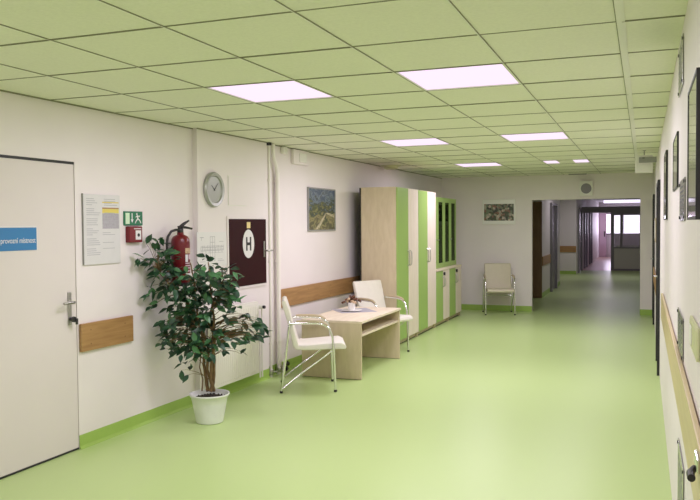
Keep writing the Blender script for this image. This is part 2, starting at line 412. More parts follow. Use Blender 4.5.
t = thing('fire_extinguisher', 'red fire extinguisher with black hose hung on the wall behind the ficus', 'fire extinguisher', lw(5.54, 1.082, .10), LRZ)
obj('cylinder', MB().lathe([(0, .005), (.072, .005), (.078, .015), (.078, .36), (.074, .39), (.06, .412), (.035, .425), (.028, .428), (.028, .445), (0, .445)], 36), 'red', t)
obj('base_ring', MB().lathe([(.079, 0), (.081, 0), (.081, .03), (.079, .03)], 36), 'black', t)
obj('label', MB().box(.0, .001, -.001, 0, 0, .001), 'paper', t)
bpy.data.objects.remove(t.children[-1])
def wrap(r, a0, a1, z0, z1, m, mb):
    n = 10; t_ = bmesh.new(); lo = []; hi = []
    for i in range(n+1):
        a = a0+(a1-a0)*i/n; x, y = r*math.sin(a), -r*math.cos(a)
        lo.append(t_.verts.new((x, y, z0))); hi.append(t_.verts.new((x, y, z1)))
    for i in range(n): t_.faces.new((lo[i], lo[i+1], hi[i+1], hi[i])).smooth = True
    mb.add(t_, m)
mb = MB(); a0, a1 = R(-55), R(45)
wrap(.0786, a0+.5, a1, .27, .315, 'driedtan', mb); wrap(.0786, a0+.95, a1, .22, .262, 'lilac', mb); wrap(.0786, a0+.5, a0+.85, .20, .262, 'paper', mb)
for z in (.185, .165, .145, .12): wrap(.0786, a0+.5, a1, z, z+.009, 'lilac', mb)
wrap(.0786, a0+.5, a1, .08, .105, 'paper', mb)
obj('label', mb, None, t)
mb = MB().lathe([(.024, .44), (.026, .445), (.026, .475), (.018, .485), (0, .486)], 20)
obj('valve', mb, 'black', t)
obj('handle', MB().prism([(-.03, .485), (.02, .485), (.02, .5), (-.03, .5)], -.012, .012).tube([(0, -.01, .49), (.03, -.03, .487), (.085, -.06, .475)], [.012, .011, .008]).tube([(-.005, 0, .49), (.02, -.02, .515), (.055, -.05, .545)], [.013, .014, .007]), 'black', t)
obj('hose', MB().tube([(-.02, -.01, .465), (-.06, 0, .468), (-.10, .02, .455), (-.128, .035, .41), (-.134, .04, .36), (-.134, .04, .28), (-.125, .04, .2), (-.118, .04, .13)], .0105).tube([(-.118, .04, .14), (-.116, .04, .05)], [.013, .017]), 'black', t)
obj('wall_bracket', MB().box(-.03, .03, .07, .1, .28, .36), 'steel', t)

POFF = .05
t = thing('wall_clock', 'round silver wall clock hung above the maroon hydrant door', 'clock', lw(6.13, 1.908, POFF), LRZ)
obj('rim', MB().lathe([(.158, 0), (.160, .02), (.150, .034), (.125, .030), (.118, .018)], 48, axis='y'), 'silver', t)
obj('dial', MB().lathe([(.125, .012), (.125, .016), (0, .0165)], 48, axis='y'), 'clockface', t)
mb = MB()
for i in range(12):
    a = 2*PI*i/12; bar_r0, bar_r1 = (.095, .112)
    A = Vector((math.sin(a)*bar_r0, -.0175, math.cos(a)*bar_r0)); B_ = Vector((math.sin(a)*bar_r1, -.0175, math.cos(a)*bar_r1)); n_ = Vector((math.cos(a), 0, -math.sin(a)))*.003
    mb = MB().poly([A-n_, B_-n_, B_+n_, A+n_]); obj('hour_mark', mb, 'ink', t)
def hand(name, ang, ln, w, y):
    a = R(ang); d = Vector((math.sin(a), 0, math.cos(a))); n_ = Vector((math.cos(a), 0, -math.sin(a)))*w; o_ = Vector((0, y, 0))
    b = MB(); b.poly([o_-d*.015-n_, o_+d*ln-n_*.5, o_+d*ln+n_*.5, o_-d*.015+n_]); obj(name, b, 'black', t)
hand('hour_hand', -52, .062, .006, -.019); hand('minute_hand', 46, .092, .0045, -.0205)
obj('hub', MB().lathe([(.008, .0165), (.008, .022), (0, .023)], 12, axis='y'), 'black', t)

t = thing('access_panel', 'pale square inspection flap on the pilaster beside the clock', 'access panel', lw(6.565, 1.77, POFF), LRZ)
obj('frame', MB().box(-.172, .172, -.003, 0, 0, .282), 'tee', t)
obj('flap', MB().box(-.166, .166, -.006, -.003, .006, .276, .001), 'wall', t)

t = thing('floor_plan', 'white floor plan drawing in line work below the wall clock', 'poster', lw(6.105, 1.21, POFF), LRZ)
obj('sheet', MB().box(-.245, .245, -.004, 0, 0, .315), 'paper', t)
mb = MB()
def ln(x0, x1, z0, z1): mb.box(x0, x1, -.0046, -.0038, z0, z1)
for z in (.145, .175): ln(-.19, .19, z, z+.005)
for i in range(15): x = -.19+.027*i; ln(x, x+.0035, .125 if i % 2 else .145, .195 if i % 3 else .175)
for z in (.27, .22, .085, .05): ln(-.035, .045, z, z+.004)
for x in (-.035, 0, .04): ln(x, x+.004, .05, .275)
ln(-.2, -.14, .265, .27); ln(-.18, -.175, .24, .27); ln(.12, .19, .225, .229); ln(.09, .2, .05, .054); ln(.09, .17, .065, .068); ln(-.2, -.12, .05, .053)
for i in range(3): ln(-.19, .19, .125+.0315*i, .1275+.0315*i)
obj('line_drawing', mb, 'ink', t)

t = thing('hydrant_cabinet', 'dark maroon hydrant cabinet door with white oval letter H', 'hydrant cabinet', lw(6.745, .99, POFF), LRZ)
obj('frame', MB().box(-.385, -.362, -.012, 0, -.02, .68).box(.362, .385, -.012, 0, -.02, .68).box(-.362, .362, -.012, 0, .655, .68).box(-.362, .362, -.012, 0, -.02, .003), 'wall', t)
obj('door', MB().box(-.36, .36, -.018, 0, .004, .653, .003), 'maroon', t)
e = obj('emblem', MB().lathe([(1, .0182), (.995, .0195), (0, .0196)], 48, (-.005, 0, .412), 'y', None, .112, .140), 'paper', t)
obj('letter', MB().box(-.055, -.029, -.021, -.019, .345, .479).box(.019, .045, -.021, -.019, .345, .479).box(-.03, .02, -.021, -.019, .398, .426), 'black', e)
obj('sticker', MB().box(-.035, .035, -.0192, -.0178, .565, .625), 'sticker', t)
hp = obj('handle_plate', MB().box(.298, .325, -.026, -.017, .27, .43, .003), 'steel', t)
obj('lever', MB().tube([(.312, -.02, .335), (.312, -.06, .335), (.33, -.068, .335), (.40, -.068, .335)], .009), 'steel', hp)

# radiator and heating pipes
t = thing('radiator', 'white ribbed panel radiator on the wall behind the ficus', 'radiator', lw(6.39, .12, POFF), LRZ)
mb = MB().box(-.42, .42, -.085, -.03, 0, .70, .006)
for i in range(24):
    x = -.395+.0343*i; mb.box(x-.0095, x+.0095, -.0885, -.083, .03, .67, .003, seg=1)
obj('panel', mb, 'white', t)
obj('top_grille', MB().box(-.415, .415, -.082, -.033, .70, .712), 'white', t)
for x in (-.28, .28): obj('bracket', MB().box(x-.02, x+.02, -.031, 0, .1, .6), 'white', t)
v = obj('valve', MB().tube([(.41, -.055, .655), (.52, -.055, .655)], .012).lathe([(.02, 0), (.02, .03)], 14, (.45, -.04, .655), 'y'), 'white', t)
obj('valve_head', MB().lathe([(.0, .0), (.021, .0), (.023, .012), (.02, .07), (0, .072)], 16, (.45, -.06, .655), 'y'), 'plastic', v)
obj('knob', MB().lathe([(0, 0), (.016, 0), (.016, .022), (0, .023)], 12, (.435, -.125, .655), 'y'), 'black', v)
obj('connection_pipe', MB().tube([(.41, -.055, .54), (.47, -.055, .54), (.49, -.055, .5), (.49, -.055, -.06)], .008).tube([(.52, -.055, .655), (.535, -.055, .62), (.535, -.055, -.06)], .008), 'white', t)

def pipe(label, y, pts, r, valve):
    t = thing('heating_pipe', label, 'pipe', lw(y, 0), LRZ, 'white heating pipes up the wall beside the hydrant cabinet')
    obj('tube', MB().tube(pts, r, 14), 'white', t)
    zs = (.35, 1.2, 2.05)
    for z in zs:
        mb = MB(); mb.lathe([(r+.003, z-.012), (r+.003, z+.012)], 14, (pts[-1][0] if z < 2.1 else pts[0][0], pts[-1][1], 0)).box(pts[-1][0]-.006, pts[-1][0]+.006, pts[-1][1], 0, z-.006, z+.006)
        obj('pipe_clip', mb, 'white', t)
    v = obj('valve', MB().lathe([(r+.004, .02), (r+.012, .03), (r+.012, .075), (r+.004, .085)], 14, (pts[-1][0], pts[-1][1], 0)).tube([(pts[-1][0], pts[-1][1], .055), (pts[-1][0]+.02, pts[-1][1]-.07, .055)], .009), 'steel', t)
    obj('valve_knob', MB().lathe([(0, 0), (.018, 0), (.022, .01), (.018, .03), (0, .032)], 12, (pts[-1][0]+.02, pts[-1][1]-.065, valve), 'y').tube([(pts[-1][0]+.02, pts[-1][1]-.08, valve-.03), (pts[-1][0]+.02, pts[-1][1]-.08, valve+.03)], .007), 'black', v)
pipe('straight thin white heating pipe nearest the hydrant cabinet', 7.215, [(0, -.05, ZC), (0, -.05, .0)], .015, .055)
pipe('thick white heating pipe with a bend below the ceiling', 7.33, [(0, -.04, ZC), (0, -.04, 2.32), (.02, -.04, 2.27), (.07, -.04, 2.19), (.085, -.04, 2.14), (.085, -.04, 0)], .022, .055)
obj('ceiling_collar', MB().lathe([(.016, ZC-.03), (.03, ZC-.028), (.03, ZC-.001), (.016, ZC-.001)], 16, (0, -.05, 0)), 'black', [o for o in bpy.data.objects if o.name.startswith('heating_pipe')][0])
pipe('third white heating pipe beside the long oak board', 7.455, [(0, -.035, 2.14), (0, -.035, .0)], .014, .10)
bpy.data.objects.remove([o for o in bpy.data.objects if o.name.startswith('valve_knob')][0])

t = thing('motion_sensor', 'small white sensor box under the ceiling right of the pipes', 'sensor', lw(7.615, 2.35), LRZ)
obj('housing', MB().box(-.045, .045, -.05, 0, 0, .08, .012), 'plastic', t); obj('lens', MB().lathe([(.022, .0), (.018, .012), (0, .016)], 16, (0, -.048, .036), 'y'), 'tee', t)
t = thing('wall_vent', 'white junction box high on the wall under the ceiling', 'wall box', lw(8.02, 2.262), LRZ)
obj('housing', MB().box(-.2, .2, -.045, 0, 0, .165, .01), 'wall', t)
obj('cover', MB().box(-.07, .11, -.055, -.044, .03, .13, .01), 'plastic', t)

t = thing('framed_picture', 'framed landscape picture above the long oak board', 'picture', lw(8.635, 1.51), LRZ)
mb = MB().box(-.40, -.385, -.022, 0, 0, .515).box(.385, .40, -.022, 0, 0, .515).box(-.385, .385, -.022, 0, 0, .015).box(-.385, .385, -.022, 0, .50, .515)
obj('frame', mb, 'grey', t); obj('print', MB().box(-.385, .385, -.012, 0, .015, .50), 'landscape', t)
random.seed(5)
obj('painted_path', MB().poly([(-.2, -.0128, .02), (-.1, -.0128, .02), (.12, -.0128, .2), (.1, -.0128, .215)]).poly([(.12, -.0128, .21), (.37, -.0128, .16), (.37, -.0128, .2), (.14, -.0128, .225)]), 'dustpath', t)

# ------------------------------------------------------------------ potted ficus
PX, PY = -3.268, 5.388
t = thing('potted_ficus', 'leafy green ficus in a white pot beside the fire extinguisher', 'plant', (PX, PY, 0))
obj('pot', MB().lathe([(0, .0), (.10, 0), (.108, .006), (.116, .05), (.135, .15), (.146, .205), (.152, .21), (.162, .225), (.160, .235), (.150, .232), (.140, .2), (.0, .19)], 40), 'pot', t)
random.seed(12)
mb = MB().lathe([(.139, .196), (.09, .204), (0, .208)], 24)
for i in range(40):
    a, r_ = random.uniform(0, 2*PI), random.uniform(0, .12); s_ = random.uniform(.006, .014)
    mb.lathe([(0, -s_), (s_, 0), (0, s_)], 6, (r_*math.cos(a), r_*math.sin(a), .205))
obj('soil', mb, 'soil', t)
ux = Vector((.935, .355, 0)); uy = Vector((-.519, .855, 0))
def fp(px, py, d=0.):
    u, z = (px-209.5)/124.5, 1.577-(py-226.)/124.5
    p = ux*u+uy*d; X = PX+p.x
    lim = XA+S*PY+.06                                  # leaves stop short of the wall
    if X < lim: p += uy*max(-.2, (X-lim)/.519); p.x = max(p.x, lim-PX)
    return Vector((p.x, p.y, max(z, .25)))
stems = [[(208, 400), (207, 385), (204, 365), (205, 345), (200, 325), (197, 300), (195, 275), (192, 262)],
         [(212, 400), (214, 380), (215, 360), (213, 340), (215, 320), (213, 300), (212, 280), (210, 262)],
         [(214, 400), (211, 380), (212, 360), (216, 340), (210, 320), (215, 300), (222, 285), (228, 274)],
         [(210, 400), (212, 385), (208, 370), (209, 350), (204, 330), (190, 305), (172, 285), (160, 270)]]
sp = []
mb = MB()
for i, st in enumerate(stems):
    pts = [fp(x, y, .03*math.sin(i*1.7+j*.8)) for j, (x, y) in enumerate(st)]
    # denser with gentle twists
    q = []
    for a, b in zip(pts, pts[1:]):
        for f_ in range(4): q.append(a.lerp(b, f_/4)+Vector((random.uniform(-1, 1), random.uniform(-1, 1), 0))*.003)
    q.append(pts[-1]); n_ = len(q)
    mb.tube(q, [.015*(1-.72*j/n_) for j in range(n_)], 8); sp += q
thin = [fp(202, 398), fp(203, 380, .02), fp(200, 368, .03), fp(202, 350, .02), fp(205, 335)]
mb.tube(thin, [.006, .005, .005, .004, .003], 6)
obj('trunk', mb, 'bark', t)
tips = [(266,329),(265,335),(262,324),(256,320),(268,332),(262,340),(145,239),(157,239),(161,245),(143,253),(142,260),(154,261),(154,267),(160,266),(157,276),(152,284),(149,290),(148,295),(145,305),(151,306),(163,252),(167,262),(168,275),(165,284),(170,295),
 (170,309),(163,311),(158,323),(158,335),(160,343),(166,340),(165,328),(173,353),(182,354),(187,353),(177.5,366),(183,371),(191,370),(195,363),(170,345),(163,318),
 (200,264),(206,259),(216,262),(223,269),(236,268),(237,275),(241,274),(221,277),(242,295),(240,305),(227,318),(231,322),(242,317),(250,318),(259,325),(264,332),(247,323),(220,331),(242,334),(253,333),(261,338),
 (226,343),(219,353),(226,352),(237,345),(243,347),(248,343),(259,338),(234,290),(238,285),(228,305),(212,260),(199,270),(188,268),(180,272),(233,337),(228,334),(255,337),(247,336)]
blobs = [((160,262),(17,24),20),((248,327),(17,12),12),((172,335),(15,20),14),((185,330),(21,21),70),((207,335),(15,24),48),((213,287),(22,22),92),((180,287),(16,18),44),((228,300),(10,14),20),((196,305),(16,22),52),((232,338),(20,6),14),((172,262),(10,16),14),((195,350),(14,8),12),((160,290),(9,6),8)]
leaves = []; random.seed(21)
for x, y in tips:
    d = random.uniform(-.22, .22); leaves.append((x, y, d))
    if random.random() < .7: leaves.append((x+random.uniform(-5, 5), y+random.uniform(-4, 4), d))
for (cx_, cy_), (rx, ry_), n_ in blobs:
    for i in range(int(n_*1.75)):
        a, r_ = random.uniform(0, 2*PI), math.sqrt(random.random())
        leaves.append((cx_+rx*r_*math.cos(a), cy_+ry_*r_*math.sin(a), random.uniform(-.26, .26)))
def leaf(mb, p, d, nrm, L, W, m):
    d = d.normalized(); s_ = d.cross(nrm)
    if s_.length < 1e-3: s_ = d.orthogonal()
    s_.normalize(); n_ = s_.cross(d)
    t_ = bmesh.new()
    st = [(0, .04), (.22, .72), (.45, 1.), (.70, .72), (.88, .28), (1.03, .0)]
    mid, lf, rt = [], [], []
    for u_, w_ in st:
        b = p+d*(L*u_)-n_*(.18*L*u_*u_)
        mid.append(t_.verts.new(b)); lf.append(t_.verts.new(b+s_*(W*w_/2)+n_*(W*.13*w_))); rt.append(t_.verts.new(b-s_*(W*w_/2)+n_*(W*.13*w_)))
    for i in range(len(st)-1):
        for A, B_ in ((mid, lf), (rt, mid)):
            f = t_.faces.new((A[i], A[i+1], B_[i+1], B_[i])); f.smooth = True
    mb.add(t_, m)
fol = MB(); tw = MB(); dark = []
for (x, y, d) in leaves:
    p = fp(x, y, d)
    while p.z > 1.02 and math.hypot(p.x+PX+3.62, p.y+PY-5.54) < .17: d -= .04; p = fp(x, y, d)
    a = min(sp, key=lambda q: (q-p).length+(.5*max(0, q.z-p.z+.05)))
    out = p-a
    if out.length < .01: out = Vector((random.uniform(-1, 1), random.uniform(-1, 1), .2))
    outn = out.normalized()
    dr = (outn*.6+Vector((random.uniform(-.6, .6), random.uniform(-.6, .6), random.uniform(-.75, .25)))).normalized()
    nr = (Vector((random.uniform(-.5, .5), random.uniform(-.9, .1), random.uniform(.3, 1))))
    L = random.uniform(.072, .102)
    leaf(fol, p-dr*L*.5, dr, nr, L, L*random.uniform(.46, .58), 'leafpale' if random.random() < .22 else 'leaf')
    if out.length > .06 and random.random() < .22 or out.length > .25:
        e = p-dr*L*.5; mdl = a.lerp(e, .55)+Vector((0, 0, .035*min(1, out.length*3)))
        tw.tube([a, a.lerp(mdl, .55)+Vector((0, 0, .012)), mdl, mdl.lerp(e, .6)+Vector((0, 0, .008)), e], [.003, .0024, .002, .0014, .001], 5)
obj('foliage', fol, None, t); obj('branches', tw, 'bark', t)

# ------------------------------------------------------------------ desk and chairs
t = thing('desk', 'low pale birch desk with an open shelf under its top', 'desk', (-3.01, 8.02, 0), 0)
hx, hy = .33, .67
obj('tabletop', MB().box(-hx-.005, hx+.012, -hy-.006, hy+.006, .575, .60, .002), 'birchtop', t)
obj('side_panel', MB().box(-hx, hx, -hy, -hy+.025, .004, .575, .001), 'birch', t)
obj('side_panel', MB().box(-hx, hx, hy-.025, hy, .004, .575, .001), 'birch', t)
obj('shelf', MB().box(-hx+.02, hx-.015, -hy+.025, hy-.025, .435, .458, .001), 'birchtop', t)
obj('back_panel', MB().box(-hx+.002, -hx+.02, -hy+.025, hy-.025, .30, .575), 'birch', t)
for y in (-hy+.003, hy-.022): obj('foot_strip', MB().box(-hx+.01, hx-.01, y, y+.019, 0, .004), 'black', t)
tag(obj('doily', MB().box(-.21, .21, -.21, .21, 0, .0016), 'doily', None, (-3.10, 8.27, .60), R(38)), 'grey square cloth lying on the low birch desk', 'doily')
tag(obj('saucer', MB().lathe([(0, 0), (.06, 0), (.09, .003), (.12, .012), (.118, .015), (.07, .007), (0, .006)], 40), 'ceramic', None, (-3.10, 8.20, .6016)), 'white saucer under the flower cup on the desk', 'saucer')
t = thing('flower_cup', 'white cup of dried brown flowers on the desk saucer', 'flower cup', (-3.10, 8.20, .6096))
obj('cup', MB().lathe([(0, 0), (.034, 0), (.038, .006), (.042, .09), (.039, .09), (.036, .07), (0, .068)], 28), 'ceramic', t)
mb = MB(); random.seed(9); st = MB()
for i in range(24):
    a, r_ = random.uniform(0, 2*PI), random.uniform(.0, .10); c_ = Vector((r_*math.cos(a), r_*math.sin(a), .118+random.uniform(-.02, .035)-r_*.15)); s_ = random.uniform(.018, .03)
    for q in range(5):
        o_ = Vector((random.uniform(-1, 1), random.uniform(-1, 1), random.uniform(-.6, .8)))*s_*.7
        mb.lathe([(0, -s_*.6), (s_*.55, -s_*.2), (s_*.5, s_*.25), (0, s_*.5)], 7, c_+o_, 'z', 'driedtan' if i % 5 == 0 else 'dried')
    st.tube([(0, 0, .05), c_*.6+Vector((0, 0, .03)), c_], .0016, 5)
obj('flower_heads', mb, None, t); obj('stems', st, 'bark', t)

def make_chair():
    t = thing('armchair', '', 'chair', (0, 0, 0), 0, 'cream padded chairs with chrome frames')
    # cushions; the chair faces -y
    sp_ = [(-.335, .400), (-.345, .42), (-.335, .447), (-.295, .466), (-.15, .460), (.03, .446), (.13, .446), (.145, .43), (.13, .40), (-.02, .395), (-.16, .400)]
    obj('seat', MB().prism(sp_, -.23, .23, .012, None, 3, True), 'leather', t)
    bp = [(.10, .425), (.125, .40), (.155, .425), (.195, .58), (.222, .70), (.262, .83), (.264, .862), (.245, .876), (.222, .868), (.184, .75), (.150, .60), (.118, .49)]
    obj('backrest', MB().prism(bp, -.232, .232, .012, None, 3, True), 'leather', t)
    r = .0115
    for s in (-1, 1):
        x = s*.25
        fl = obj('leg', MB().tube([(x, -.235, .012), (x, -.222, .40), (x, -.212, .52), (x, -.185, .60), (x, -.13, .643), (x, -.06, .655), (x, .10, .658), (x*.98, .20, .655)], r, 10), 'chrome', t)
        obj('foot_cap', MB().lathe([(0, 0), (.015, 0), (.015, .02), (0, .021)], 12, (x, -.235, 0)), 'black', fl)
        rl = obj('leg', MB().tube([(x, .275, .012), (x*.99, .235, .3), (x*.98, .195, .66), (x*.90, .205, .675)], r, 10), 'chrome', t)
        obj('foot_cap', MB().lathe([(0, 0), (.015, 0), (.015, .02), (0, .021)], 12, (x, .275, 0)), 'black', rl)
        obj('stretcher', MB().tube([(x, .272, .035), (x*.98, .1, .17), (x*.95, -.21, .39)], .0085, 8), 'chrome', t)
        obj('armrest', MB().tube([(x, -.165, .632), (x, -.12, .660), (x, -.05, .671), (x, .08, .673), (x, .13, .672)], [.012, .0145, .015, .015, .012], 10), 'armpad', t)
    obj('seat_rail', MB().tube([(-.245, -.2, .395), (.245, -.2, .395)], .009, 8).tube([(-.247, .245, .30), (.247, .245, .30)], .009, 8), 'chrome', t)
    return t
ch = make_chair(); ch.location = (-3.045, 6.885, 0); ch.rotation_euler.z = R(115)
ch['label'] = 'cream padded armchair between the ficus and the low desk'
dup(ch, (-3.055, 9.09, 0), R(63), 'cream padded armchair between the low desk and the striped wardrobes')
lone = dup(ch, (-2.385, 13.64, 0), R(16), 'beige padded armchair alone against the end wall')
for c in lone.children:                              # seat and backrest take a darker beige here
    if c.name.startswith(('seat', 'backrest')) and 'rail' not in c.name:
        c.material_slots[0].link = 'OBJECT'; c.material_slots[0].material = M['beige']

# ------------------------------------------------------------------ cupboards
XF = -2.975
def bow(mb, x, z0, z1, y=0.): mb.tube([(x, y, z0), (x, y-.022, z0+.008), (x, y-.03, z0+.03), (x, y-.032, (z0+z1)/2), (x, y-.03, z1-.03), (x, y-.022, z1-.008), (x, y, z1)], .0065, 8)
def wardrobe(y0, y1, label, backing):
    w = (y1-y0)/2; D = .475
    t = thing('wardrobe', label, 'wardrobe', (XF, (y0+y1)/2, 0), PI/2, 'tall striped wardrobes')
    H_ = 2.066
    mb = MB().box(-w+.001, -w+.022, .0, D, .0, H_).box(w-.022, w-.001, .0, D, .0, H_).box(-w+.02, w-.02, .02, D, .07, .09).box(-w+.022, w-.022, .0, D, H_-.022, H_)
    obj('carcass', mb, 'birch', t)
    obj('plinth', MB().box(-w+.022, w-.022, .03, .05, .012, .07), 'birch', t)
    obj('back_panel', MB().box(-w+.003, w-.003, D, D+.024, 0.02, H_-.004), 'darkgap', t)  # near-black so its edge gives the shade of the gap at the wall
    obj('foot_strip', MB().box(-w+.002, w-.002, .032, .048, 0, .012), 'black', t)
    for s in (-1, 1):
        x0, x1 = (-w+.004, -.002) if s < 0 else (.002, w-.004)
        d = obj('door', MB().box(x0, x1, -.02, -.001, .075, H_-.006, .001), 'doorgreen' if s < 0 else 'doorwhite', t)
        d['label'] = 'green door' if s < 0 else 'pale birch door'
        mb = MB(); bow(mb, s*.05, 1.03, 1.23, -.02); obj('handle', mb, 'steel', d)
wardrobe(9.50, 10.48, 'tall green and birch striped wardrobe next to the armchair and desk', True)
wardrobe(10.484, 11.462, 'tall green and birch striped wardrobe next to the low cupboards', True)
def low_cupboard(y0, y1, label):
    w = (y1-y0)/2; D = .475
    t = thing('low_cupboard', label, 'cupboard', (XF, (y0+y1)/2, 0), PI/2, 'low striped cupboards under the glass cabinets')
    mb = MB().box(-w+.001, -w+.02, 0, D, 0, .855).box(w-.02, w-.001, 0, D, 0, .855).box(-w+.02, w-.02, .02, D, .07, .09).box(-w+.02, w-.02, D-.01, D, .09, .855)
    obj('carcass', mb, 'birch', t)
    obj('worktop', MB().box(-w+.0005, w-.0005, -.028, D, .855, .882, .002), 'birchtop', t)
    obj('plinth', MB().box(-w+.02, w-.02, .03, .05, .012, .07), 'birch', t)
    obj('foot_strip', MB().box(-w+.002, w-.002, .032, .048, 0, .012), 'black', t)
    for s in (-1, 1):
        x0, x1 = (-w+.004, -.002) if s < 0 else (.002, w-.004)
        d = obj('door', MB().box(x0, x1, -.02, -.001, .075, .85, .001), 'doorgreen' if s < 0 else 'doorwhite', t)
        d['label'] = 'green door' if s < 0 else 'pale birch door'
        mb = MB(); bow(mb, s*.04, .60, .75, -.02); obj('handle', mb, 'steel', d)
        if s > 0: obj('lock', MB().lathe([(.026, .02), (.026, .045), (0, .046)], 16, (.04, 0, .80), 'y'), 'black', d)
low_cupboard(11.466, 12.33, 'low green and birch cupboard against the second wardrobe')
low_cupboard(12.334, 13.20, 'low green and birch cupboard at the corner of the end wall')
def glass_cabinet(y0, y1, label):
    w = (y1-y0)/2; D = .385; H_ = 1.13
    t = thing('glass_cabinet', label, 'glass cabinet', (-3.064, (y0+y1)/2, .882), PI/2, 'green glass-fronted cabinets on the low cupboards')
    mb = MB().box(-w+.001, -w+.02, 0, D, 0, H_).box(w-.02, w-.001, 0, D, 0, H_).box(-w+.02, w-.02, 0, D, 0, .02).box(-w+.02, w-.02, 0, D, H_-.02, H_).box(-w+.02, w-.02, D-.012, D, .02, H_-.02)
    obj('carcass', mb, 'doorgreen', t)
    for z in (.36, .72): obj('shelf', MB().box(-w+.021, w-.021, .03, D-.013, z, z+.018), 'doorgreen', t)
    for s in (-1, 1):
        x0, x1 = (-w+.003, -.002) if s < 0 else (.002, w-.003); f = .075
        d = obj('door', MB().box(x0, x0+f, -.02, -.001, .003, H_-.003).box(x1-f, x1, -.02, -.001, .003, H_-.003).box(x0+f, x1-f, -.02, -.001, .003, .003+f).box(x0+f, x1-f, -.02, -.001, H_-.003-f, H_-.003), 'doorgreen', t)
        obj('pane', MB().box(x0+f, x1-f, -.012, -.008, .003+f, H_-.003-f), 'glassgreen', d)
        obj('knob', MB().lathe([(.009, .02), (.012, .036), (0, .04)], 12, (s*.035, 0, .45), 'y'), 'steel', d)
glass_cabinet(11.466, 12.33, 'green glass-fronted cabinet beside the second wardrobe')
glass_cabinet(12.334, 13.20, 'green glass-fronted cabinet at the corner of the end wall')
# ------------------------------------------------------------------ end wall and ceiling fittings
t = thing('framed_print', 'white framed collage picture above the lone armchair', 'picture', (-2.46, YB, 1.575))
obj('frame', MB().box(-.292, .292, -.02, 0, 0, .445, .003), 'ceramic', t)
obj('edge', MB().box(-.297, -.292, -.022, 0, -.005, .45).box(.292, .297, -.022, 0, -.005, .45).box(-.292, .292, -.022, 0, -.005, 0).box(-.292, .292, -.022, 0, .445, .45), 'tee', t)
obj('print', MB().box(-.268, .268, -.0215, -.019, .062, .365), 'collage', t)
t = thing('loudspeaker', 'square white wall loudspeaker above the dark passage', 'loudspeaker', (-.94, YB, 2.057))
obj('housing', MB().box(-.11, .11, -.075, 0, 0, .26, .008), 'plastic', t)
obj('grille', MB().lathe([(.088, .075), (.088, .082), (.07, .079), (0, .077)], 32, (0, 0, .125), 'y'), 'fargrey', t)
t = thing('ceiling_vent', 'thin dark grille in the ceiling before the end wall', 'vent', (-1.08, 13.98, ZC-.012))
mb = MB().box(-.15, .15, -.05, .05, 0, .012)
for i in range(5): mb.box(-.14, .14, -.042+.018*i, -.034+.018*i, -.004, .001)
obj('grille', mb, 'grey', t)
t = thing('smoke_detector', 'round dull green ceiling detector near the wardrobe top', 'smoke detector', (-3.44, 10.75, ZC))
obj('housing', MB().lathe([(0, -.055), (.07, -.055), (.10, -.045), (.11, -.02), (.15, -.012), (.15, 0), (0, 0)], 32), 'olive', t)
t = thing('emergency_light', 'white box light hung from the ceiling by the right wall', 'emergency light', (.0, 9.85, ZC))
obj('hanger', MB().box(-.006, .006, -.006, .006, -.06, 0).box(-.02, .02, -.02, .02, -.004, 0), 'grey', t)
obj('housing', MB().box(-.10, .095, -.05, .05, -.265, -.06, .006), 'plastic', t)
obj('side_unit', MB().box(-.06, .135, -.075, -.05, -.15, -.085, .004), 'grey', t)
obj('diffuser', MB().box(-.085, .08, -.056, -.05, -.255, -.165, .003), 'tee', t)
obj('indicator', MB().box(-.02, .005, -.077, -.074, -.1, -.09), 'black', t)

# ------------------------------------------------------------------ right wall
def rpict(name, label, y0, y1, z0, z1, th, frame, face, fw=.02, group=None):
    t = thing(name, label, 'picture', rw((y0+y1)/2, z0), RRZ, group); h = (y1-y0)/2; H_ = z1-z0
    mb = MB().box(-h, -h+fw, -th, 0, 0, H_).box(h-fw, h, -th, 0, 0, H_).box(-h+fw, h-fw, -th, 0, 0, fw).box(-h+fw, h-fw, -th, 0, H_-fw, H_)
    obj('frame', mb, frame, t); obj('glazing', MB().box(-h+fw, h-fw, -th+.002, 0, fw, H_-fw), face, t)
rpict('black_framed_picture', 'big black framed glazed picture at the near right edge', 2.05, 2.45, 1.585, 1.95, .04, 'black', 'mirrorglass', .008)
rpict('black_framed_picture', 'black framed glazed picture above the upper engraved plate', 4.08, 4.66, 1.75, 2.02, .009, 'black', 'mirrorglass', .006)
rpict('black_framed_picture', 'narrow black framed picture near the dark door frame', 5.9, 6.45, 1.6, 2.09, .015, 'black', 'mirrorglass', .008)
def plate(label, y0, y1, z0, z1):
    t = thing('door_plate', label, 'plate', rw((y0+y1)/2, z0), RRZ, 'engraved plates on stand-offs along the right wall'); h = (y1-y0)/2; H_ = z1-z0
    obj('panel', MB().box(-h, h, -.006, -.002, 0, H_, .0008), 'plate', t)
    for i in range(7): obj('engraved_line', MB().box(-h*.8, h*.7, -.0064, -.0058, H_*(.14+.11*i), H_*(.18+.11*i)), 'darkink', t)
    for x in (-h+.02, h-.02):
        for z in (.015, H_-.015): obj('stand_off', MB().lathe([(.006, 0), (.006, .007), (.008, .0075), (.008, .0095), (0, .01)], 12, (x, 0, z), 'y'), 'black', t)
plate('engraved metal plate highest on the right wall under the ceiling', 3.60, 4.02, 2.17, 2.38)
plate('engraved metal plate at eye height beside the big black picture', 3.37, 3.82, 1.585, 1.76)
plate('engraved metal plate just above the pale bumper rail', 3.46, 3.95, 1.0, 1.18)
plate('engraved metal plate low on the right wall below the rail', 3.35, 3.85, .22, .585)
t = thing('bumper_rail', 'long pale wooden bumper rail along the near right wall', 'bumper rail', rw(4.0, .79), RRZ, 'pale bumper rails on the right wall')
obj('board', MB().box(-2.9, 3.1, -.022, -.004, 0, .205, .004), 'palewood', t)
obj('batten', MB().box(-2.8, 3.0, -.005, 0, .08, .15), 'palewood', t)
